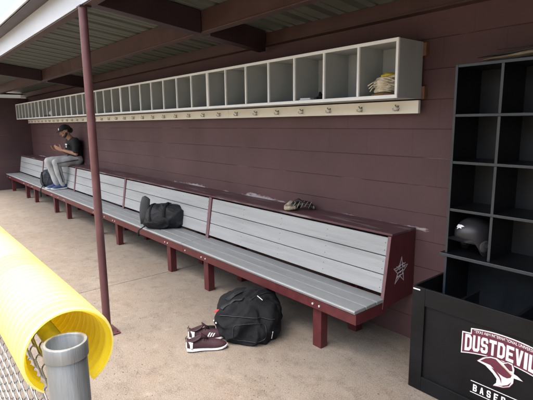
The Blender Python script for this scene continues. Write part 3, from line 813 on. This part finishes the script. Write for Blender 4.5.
for k in range(16):
    z = .03+.11*rnd.random(); a = rnd.random()*1.6-.8; x0 = -.09+.12*rnd.random()
    mb.tube([(x0, -.070, z), (x0+.03, -.090, z+.012*a), (x0+.06, -.088, z+.022*a), (x0+.09, -.068, z+.03*a)], .0038, 6)
for k in range(3): mb.tube([(-.09, -.03, .07+.02*k), (-.125, -.055, .06+.018*k), (-.145-.01*k, -.05, .035+.02*k)], .0042, 6)
mb.build('lacing', M['glovetan'], gl, smooth=True)
MB().tube([(-.05, -.035, .140), (0, -.052, .148), (.05, -.045, .146), (.09, -.01, .132)], [.018, .026, .026, .02], 10, flat=.5).build('wrist_strap', M['gloveyellow'], gl, smooth=True)
MB().tube([(-.02, .0, .155), (.05, .0, .158)], [.03, .024], 10, flat=.4).build('wrist_strap', M['gloveyellow'], gl, smooth=True)

# glove on the bench ledge
gl = thing('baseball_glove', (-2.865, -.145, .8845), 'black and tan baseball glove lying on the maroon ledge behind the near backrest', 'glove', rz=R(46))
parts = []
for k in range(4):
    y = -.045+.030*k
    P = [(-.02, y, .045), (.04, y*1.1, .062), (.095, y*1.15, .050), (.125, y*1.2, .022)]
    for i, (a, b) in enumerate(zip(P, P[1:])): parts.append(('c', a, .017-.002*i, b, .016-.002*i))
parts.append(('b', (-.03, .0, .040), (.055, .065, .036)))
blob_mesh(parts, .006, M['gloveblack'], 'fingers', gl)
blob_mesh([('c', (-.115, -.06, .022), .022, (-.085, -.078, .030), .024), ('c', (-.085, -.078, .030), .024, (-.04, -.075, .030), .018), ('c', (-.115, -.06, .022), .018, (-.12, -.015, .030), .018), ('c', (-.12, -.015, .030), .018, (-.07, .0, .062), .022)], .005, M['glovedusty'], 'wrist_strap', gl)
blob_mesh([('c', (-.03, -.035, .075), .020, (-.005, -.03, .092), .017), ('c', (-.005, -.03, .092), .017, (.03, -.035, .070), .015)], .005, M['gloveblack'], 'web', gl)
mb = MB()
for k in range(6):
    a = k*.35
    mb.tube([(-.09+.035*k, -.075, .03+.01*math.sin(k*2)), (-.07+.035*k, -.060, .065), (-.055+.035*k, -.03, .083+.006*math.sin(k))], .0035, 6)
mb.build('lacing', M['glovedusty'], gl, smooth=True)
MB().ball((.128, -.045, .025), (.014, .018, .016)).build('finger_pad', M['glovedusty'], gl, smooth=True)
MB().ball((-.083, -.082, .026), (.022, .006, .014)).build('wrist_opening', M['glovebrown'], gl, smooth=True)

# small items on the shelves
tw = thing('folded_cloth', (-2.640, -.270, 1.8325), 'small white folded cloth on the shelf, left of the black gloves', 'cloth', rz=R(8))
BOX(-.060, .060, -.035, .035, .0005, .012, bev=.004).build('lower_fold', M['white'], tw)
BOX(-.052, .045, -.030, .033, .0125, .024, bev=.004, mtx=Matrix.Rotation(R(6), 4, 'Z')).build('upper_fold', M['white'], tw)
bg = thing('batting_gloves', (-2.505, -.235, 1.8325), 'small pair of black batting gloves heaped on the shelf beside the white cloth', 'gloves')
parts = [('b', (0, 0, .022), (.055, .045, .022)), ('c', (-.03, .01, .03), .018, (-.045, .02, .062), .012), ('c', (.0, .02, .03), .016, (-.012, .03, .07), .011), ('c', (.03, -.02, .03), .014, (.06, -.035, .02), .011)]
blob_mesh(parts, .005, M['cloth'], 'glove_body', bg)
MB().tube([(-.04, -.045, .02), (0, -.052, .03), (.03, -.042, .022)], .006, 6, flat=.5).build('cuff', M['cloth3'], bg, smooth=True)
cp = thing('hat', (-10.30, -.225, 1.8325), 'black and white cap standing in a bay of the far shelves', 'hat')
MB().ball((0, 0, .075), (.085, .09, .075), 18, 12).build('crown', M['white'], cp, smooth=True)
MB().ball((-.02, 0, .185), (.070, .075, .05), 18, 12).build('top_panel', M['cloth'], cp, smooth=True)
MB().tube([(0, -.05, .04), (0, -.12, .03), (0, -.15, .022)], [.07, .065, .045], 12, flat=.08).build('brim', M['cloth'], cp, smooth=True)

# ------------------------------------------------------------------ person
pr = thing('person', (-9.3, -.15, .884), 'man in black shirt, cap and grey trousers sitting on the backrest, looking at his hands', 'person')
X = -9.30
def C(*a): return ('c',)+a
hipL, hipR = (X+.09, -.135, .965), (X-.09, -.135, .965)
kneL, kneR = (X+.13, -.530, .945), (X-.15, -.590, .965)
ankL, ankR = (X+.10, -.440, .525), (X-.10, -.490, .525)
shL, shR = (X+.175, -.150, 1.345), (X-.175, -.160, 1.345)
elL, elR = (X+.235, -.175, 1.105), (X-.225, -.20, 1.11)
wrL, wrR = (X+.075, -.385, 1.185), (X-.06, -.42, 1.19)
neck0, neck1 = (X, -.165, 1.375), (X, -.235, 1.45)
head = V((X, -.275, 1.535))
tilt = Matrix.Rotation(R(22), 4, 'X')     # nods toward -y
def H(x, y, z): return head+(tilt @ V((x, y, z)))
body = [C((X, -.13, .98), .125, (X, -.11, 1.12), .118), C((X, -.11, 1.12), .118, (X, -.135, 1.28), .128), C((X, -.14, 1.30), .115, neck0, .062), C(neck0, .058, neck1, .054), C(neck1, .052, H(0, .02, -.02), .058),
        C(shL, .062, (X, -.15, 1.33), .085), C(shR, .062, (X, -.15, 1.33), .085),
        C(hipL, .088, kneL, .056), C(hipR, .088, kneR, .056), C(kneL, .053, ankL, .037), C(kneR, .053, ankR, .037),
        C(shL, .052, elL, .041), C(shR, .052, elR, .041), C(elL, .041, wrL, .026), C(elR, .041, wrR, .026),
        ('b', H(0, .012, .045), (.076, .098, .092)), ('b', H(0, -.020, -.030), (.058, .070, .072)), ('b', H(0, -.055, -.078), (.030, .028, .024)),
        C(H(0, -.088, .020), .010, H(0, -.106, -.018), .014), ('b', H(0, -.078, .030), (.045, .018, .012)),
        ('b', H(0, -.082, -.048), (.022, .012, .007)), ('b', H(0, -.083, -.060), (.019, .012, .007)),
        ('b', H(.076, .012, .0), (.010, .020, .031)), ('b', H(-.076, .012, .0), (.010, .020, .031)),
        ('b', H(.036, -.07, -.008), (.022, .022, .016)), ('b', H(-.036, -.07, -.008), (.022, .022, .016))]
def hand(wr, aim, palm_n, side):
    wr = V(wr); aim = V(aim).normalized(); pn = V(palm_n); pn = (pn-aim*pn.dot(aim)).normalized(); sd = aim.cross(pn)*side
    out = []
    for k in range(4):       # palm as four metacarpal rays
        b = wr+aim*.012+sd*(-.020+.0135*k); e = wr+aim*(.088-.004*abs(k-1.3))+sd*(-.030+.020*k)
        out.append(C(b, .017, e, .0115))
        ln = (.068, .078, .073, .056)[k]; cu = (.25, .35, .42, .55)[k]
        d1 = (aim+pn*cu*.5).normalized(); d2 = (aim+pn*cu*1.3).normalized(); d3 = (aim+pn*cu*2.1).normalized()
        p1 = e+d1*ln*.45; p2 = p1+d2*ln*.32; p3 = p2+d3*ln*.25
        out += [C(e, .0105, p1, .0095), C(p1, .0095, p2, .0088), C(p2, .0088, p3, .0075)]
    tb = wr+aim*.030+sd*-.026+pn*.008; t1 = tb+(aim*.6-sd*.8+pn*.4).normalized()*.042; t2 = t1+(aim*.9-sd*.25+pn*.45).normalized()*.036
    out += [C(tb, .015, t1, .0115), C(t1, .0115, t2, .0085)]
    return out
body += hand(wrL, (-.35, -.80, .42), (-.8, .1, .5), 1)
body += hand(wrR, (.15, -.85, .35), (.85, .1, .45), -1)
blob_mesh(body, .0065, M['skin'], 'body', pr, True, 5)
for s in (-1, 1):
    MB().ball(H(s*.032, -.086, .008), (.010, .006, .006), 10, 8).build('eye', M['hair'], pr, True, True)
shirt = [C((X, -.135, 1.00), .150, (X, -.105, 1.13), .142), C((X, -.105, 1.13), .142, (X, -.130, 1.27), .150), C((X, -.14, 1.30), .125, (X, -.160, 1.355), .078),
         C(shL, .080, (X, -.145, 1.31), .105), C(shR, .080, (X, -.145, 1.31), .105),
         C((X+.1, -.12, 1.18), .10, (X+.10, -.13, 1.28), .10), C((X-.1, -.12, 1.18), .10, (X-.10, -.13, 1.28), .10),
         C((X+.06, -.14, 1.0), .115, (X+.06, -.11, 1.13), .115), C((X-.06, -.14, 1.0), .115, (X-.06, -.11, 1.13), .115)]
for a, b in ((shL, elL), (shR, elR)):
    a, b = V(a), V(b); shirt.append(C(a, .074, a+(b-a)*.82, .064))
blob_mesh(shirt, .009, M['shirt'], 'shirt', pr, True, 8, .030)
mb = MB()     # chest mark: pale letters above a small dark crest patch
for k, (a, b) in enumerate(((-.075, -.035), (-.028, .010), (.018, .062))):
    mb.box(X+.075+a*.8, X+.075+b*.8, -.302, -.292, 1.272, 1.302, bev=.003)
mb.box(X+.045, X+.095, -.303, -.293, 1.225, 1.262, bev=.004)
mb.build('chest_mark', M['tagwhite'], pr, True)
tr = [C(hipL, .112, kneL, .080), C(hipR, .112, kneR, .080), C(kneL, .078, (ankL[0], ankL[1]+.005, .512), .056), C(kneR, .078, (ankR[0], ankR[1]+.005, .512), .056), C((X-.08, -.12, .985), .118, (X+.08, -.12, .985), .118)]
blob_mesh(tr, .009, M['trousers'], 'trousers', pr, True, 8, .030)
mb = MB()
P = [V(hipL)+V((.118, 0, .02)), V(hipL)*.5+V(kneL)*.5+V((.110, 0, .01)), V(kneL)+V((.090, .0, 0)), V(kneL)*.5+V(ankL)*.5+V((.084, 0, 0)), V(ankL)+V((.068, 0, .04))]
mb.tube(P, .008, 8); mb.build('piping', M['piping'], pr, True, True)
# hair, beard, cap
blob_mesh([('b', H(0, .050, .035), (.080, .075, .085)), ('b', H(0, .105, -.015), (.050, .045, .055)), C(H(.064, .01, .03), .016, H(.066, -.006, -.03), .011), C(H(-.064, .01, .03), .016, H(-.066, -.006, -.03), .011)], .006, M['hair'], 'hair', pr, True, 5)
blob_mesh([C(H(.028, -.066, -.080), .024, H(-.028, -.066, -.080), .024), C(H(.060, -.012, -.035), .020, H(.045, -.045, -.070), .022), C(H(-.060, -.012, -.035), .020, H(-.045, -.045, -.070), .022), C(H(.058, -.012, -.045), .016, H(.035, -.060, -.082), .022), C(H(-.058, -.012, -.045), .016, H(-.035, -.060, -.082), .022), C(H(.035, -.058, -.084), .018, H(-.035, -.058, -.084), .018), C(H(.022, -.088, -.036), .006, H(-.022, -.088, -.036), .006)], .005, M['hair'], 'beard', pr, True, 4)
rg = []
for j in range(8):
    ph = math.pi/2*(1-j/7)*.98
    rg.append([H(math.cos(a)*math.cos(ph)*.088, .010+math.sin(a)*math.cos(ph)*.108, .042+math.sin(ph)*.098) for a in [2*math.pi*i/24 for i in range(24)]])
cap_ = MB().rings(rg).build('cap', M['shirt'], pr, True, True)
rows = []
for k in range(5):
    f = k/4
    rows.append([H(math.sin(a)*(.084-.010*f), .010-math.cos(a)*(.100+.068*f*math.cos(a)), .046-.012*f+.010*math.cos(a*1.6)*f) for a in [R(-62+124*i/14) for i in range(15)]])
mb = MB(); mb.rings(rows, cap=False, closed=False); mb.build('cap_brim', M['shirt'], pr, True, True, mods=[('SOLIDIFY', dict(thickness=.005))])
MB().ball(H(.012, -.094, .085), (.022, .010, .024), 10, 8).build('cap_badge', M['tagwhite'], pr, True, True)
for an, lab in ((ankL, 'L'), (ankR, 'R')):
    s = make_shoe(1, .95, 'blue', 'rubber', False)
    for k in ('label', 'category', 'group'):
        if k in s: del s[k]
    # fold the shoe's pieces into two meshes under the person
    loc = V((an[0]+.01, an[1]+.075, .4265)); mt = Matrix.Translation(loc-origin(pr)) @ Matrix.Rotation(R(-94), 4, 'Z')
    keep = [c for c in s.children if c.name.split('.')[0] in ('sole', 'upper', 'tongue', 'collar', 'lace')]
    up_ = [c for c in keep if c.name.startswith('upper')][0]
    for c in list(s.children):
        if c not in keep: bpy.data.objects.remove(c)
    up_.parent = pr; up_.matrix_local = mt; up_.name = 'shoe'
    for c in keep:
        if c is not up_: c.parent = up_; c.matrix_local = Matrix.Identity(4)
    bpy.data.objects.remove(s)

# ------------------------------------------------------------------ fence with yellow guard
PX, PY, PZ = -.884, -2.70, 1.246
fe = thing('chain_link_fence', (PX, PY, -.06), 'grey chain-link fence in the lower left corner with an open-topped steel end post', 'fence')
def ring_tube(z0, z1, ro, ri, n=40):
    rg = []
    for r, z in ((ri, z0), (ro, z0), (ro, z1-.002), (ro-.0015, z1), (ri+.0015, z1), (ri, z1-.002), (ri, z0)):
        rg.append([(PX+math.cos(2*math.pi*i/n)*r, PY+math.sin(2*math.pi*i/n)*r, z) for i in range(n)])
    return MB().rings(rg, cap=False)
ep = ring_tube(-.06, PZ-.006, .0385, .0335).build('end_post', M['galv'], fe, True, 40)
ring_tube(PZ-.030, PZ, .0418, .0340).build('collar', M['galv'], ep, True, 40)
MB().cyl((-9.2, PY+.004, 1.205), (PX-.042, PY+.004, 1.205), .0195, 16).build('top_rail', M['galv'], fe, True, 40)
for xp in (-3.9, -6.9, -9.2):
    MB().cyl((xp, PY+.005, -.06), (xp, PY+.005, 1.18), .028, 16).build('line_post', M['galv'], fe, True, 40)
MB().box(PX-.062, PX-.056, PY-.008, PY+.008, .0, 1.17).build('tension_bar', M['galv'], fe, True)
mb = MB(); cw = .056; x = PX-.060-cw/2
while x > -9.1:
    k = 0; z = .0; pts = []
    while z < 1.19:
        s = 1 if k % 2 else -1
        pts += [(x+s*(cw/2-.003), PY-.010+.004*s, z-.006), (x+s*(cw/2+.0015), PY-.010, z), (x+s*(cw/2-.003), PY-.010-.004*s, z+.006)]
        z += cw/2; k += 1
    mb.tube(pts, .0021, 5); x -= cw
mb.build('wire_mesh', M['wire'], fe, True, 60)
# corrugated split drain pipe laid over the rail
pp = thing('fence_guard', (PX-.3, PY+.014, 1.205), 'bright yellow corrugated plastic pipe slit along its underside and slipped over the fence rail', 'pipe guard')
rg_o, rg_i = [], []
x = PX-.034; nseg = 44; step = .0032
gap = R(40); gap2 = R(27); yc, zc, r0 = PY+.016, 1.203, .088
k = 0
while x > -9.0:
    rr = r0+.0048*max(-1, min(1, 1.6*math.sin(2*math.pi*k*step/.029)))
    if k < 3: rr = r0+.002
    aa = [-math.pi/2+gap2+(2*math.pi-gap-gap2)*i/nseg for i in range(nseg+1)]
    wob = .006*noise.noise(V((x*1.3, 0, 0)))
    rg_o.append([(x, yc+wob+math.cos(a)*rr, zc+math.sin(a)*rr) for a in aa])
    rg_i.append([(x, yc+wob+math.cos(a)*(rr-.0035), zc+math.sin(a)*(rr-.0035)) for a in aa])
    st_ = step if x > -2.6 else step*1.76
    k += st_/step; x -= st_
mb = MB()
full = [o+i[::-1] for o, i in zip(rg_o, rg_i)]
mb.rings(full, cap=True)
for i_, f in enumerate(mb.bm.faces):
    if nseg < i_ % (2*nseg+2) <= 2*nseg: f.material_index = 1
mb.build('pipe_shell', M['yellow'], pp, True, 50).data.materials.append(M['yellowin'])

# grit on the slab
mb = MB(); rnd = random.Random(11)
cl = [(-2.0, -1.25, .28), (-1.75, -1.55, .22), (-2.35, -1.65, .3), (-3.2, -1.9, .3), (-5.0, -1.35, .4), (-4.6, -1.7, .35), (-6.5, -1.6, .5), (-3.0, -2.1, .3)]*3+[(rnd.uniform(-9, -1), rnd.uniform(-2.2, -.3), rnd.uniform(.15, .6)) for _ in range(26)]
for i in range(3600):
    if rnd.random() < .65:
        c = rnd.choice(cl); x, y = rnd.gauss(c[0], c[2]), rnd.gauss(c[1], c[2]*.5)
    else: x, y = rnd.uniform(-12, .8), rnd.uniform(-2.6, -.05)
    if not (-13 < x < 1 and -2.7 < y < -.02): continue
    r = rnd.choice((.0012, .0015, .0018, .0022, .0026, .0032, .0042))*rnd.uniform(.7, 1.2)
    c_ = [(x+dx*r*1.4*rnd.uniform(.7, 1.2), y+dy*r*rnd.uniform(.7, 1.2), r*.35+dz_*r*.6) for dx, dy, dz_ in ((1, 0, 0), (0, 1, 0), (-1, 0, 0), (0, -1, 0), (.1, .1, 1), (0, 0, -1))]
    w_ = [mb.bm.verts.new(p) for p in c_]
    for i_, j_ in ((0, 1), (1, 2), (2, 3), (3, 0)): mb.bm.faces.new((w_[i_], w_[j_], w_[4])); mb.bm.faces.new((w_[j_], w_[i_], w_[5]))
tag(mb.build('grit', M['grit']), 'fine dark grit scattered over the concrete floor', 'grit', kind='stuff')

# ------------------------------------------------------------------ light, sky, camera
SUN_EL, SUN_AZ = R(74), R(190)      # azimuth clockwise from +y
wd = bpy.data.worlds.new('World'); S.world = wd; wd.use_nodes = True
nt = wd.node_tree; bgn = nt.nodes['Background']
sk = nt.nodes.new('ShaderNodeTexSky'); sk.sky_type = 'NISHITA'; sk.sun_disc = False
sk.sun_elevation = SUN_EL; sk.sun_rotation = SUN_AZ; sk.air_density = 1.0; sk.dust_density = 9.0; sk.ozone_density = 1.0
nt.links.new(sk.outputs['Color'], bgn.inputs['Color']); bgn.inputs['Strength'].default_value = .125
sl = bpy.data.lights.new('sun', 'SUN'); sl.energy = 1.1; sl.angle = R(110); sl.color = (1, .99, .97)
so = bpy.data.objects.new('sun', sl); COL.objects.link(so)
dirv = V((math.sin(SUN_AZ)*math.cos(SUN_EL), math.cos(SUN_AZ)*math.cos(SUN_EL), math.sin(SUN_EL)))
so.rotation_euler = dirv.to_track_quat('Z', 'Y').to_euler(); so.location = dirv*30

cd = bpy.data.cameras.new('camera'); cam = bpy.data.objects.new('camera', cd); COL.objects.link(cam)
fw = V((-.75669387, .63093660, -.17126997)); rt = V((.64188278, .76671749, -.01143598)); uv = V((-.12410030, .11858878, .98515776))
mtx = Matrix((rt, uv, -fw)).transposed().to_4x4(); mtx.translation = V((0, -2.9168, 1.6653)); cam.matrix_world = mtx
cd.sensor_fit = 'HORIZONTAL'; cd.sensor_width = 36; cd.lens = 36*445.8/533; cd.clip_start = .05; cd.clip_end = 600
S.camera = cam
S.render.engine = 'CYCLES'
S.cycles.max_bounces = 10; S.cycles.diffuse_bounces = 6
vs = S.view_settings; vs.view_transform = 'Standard'; vs.look = 'None'; vs.gamma = 1; vs.use_curve_mapping = False; vs.exposure = 2.05
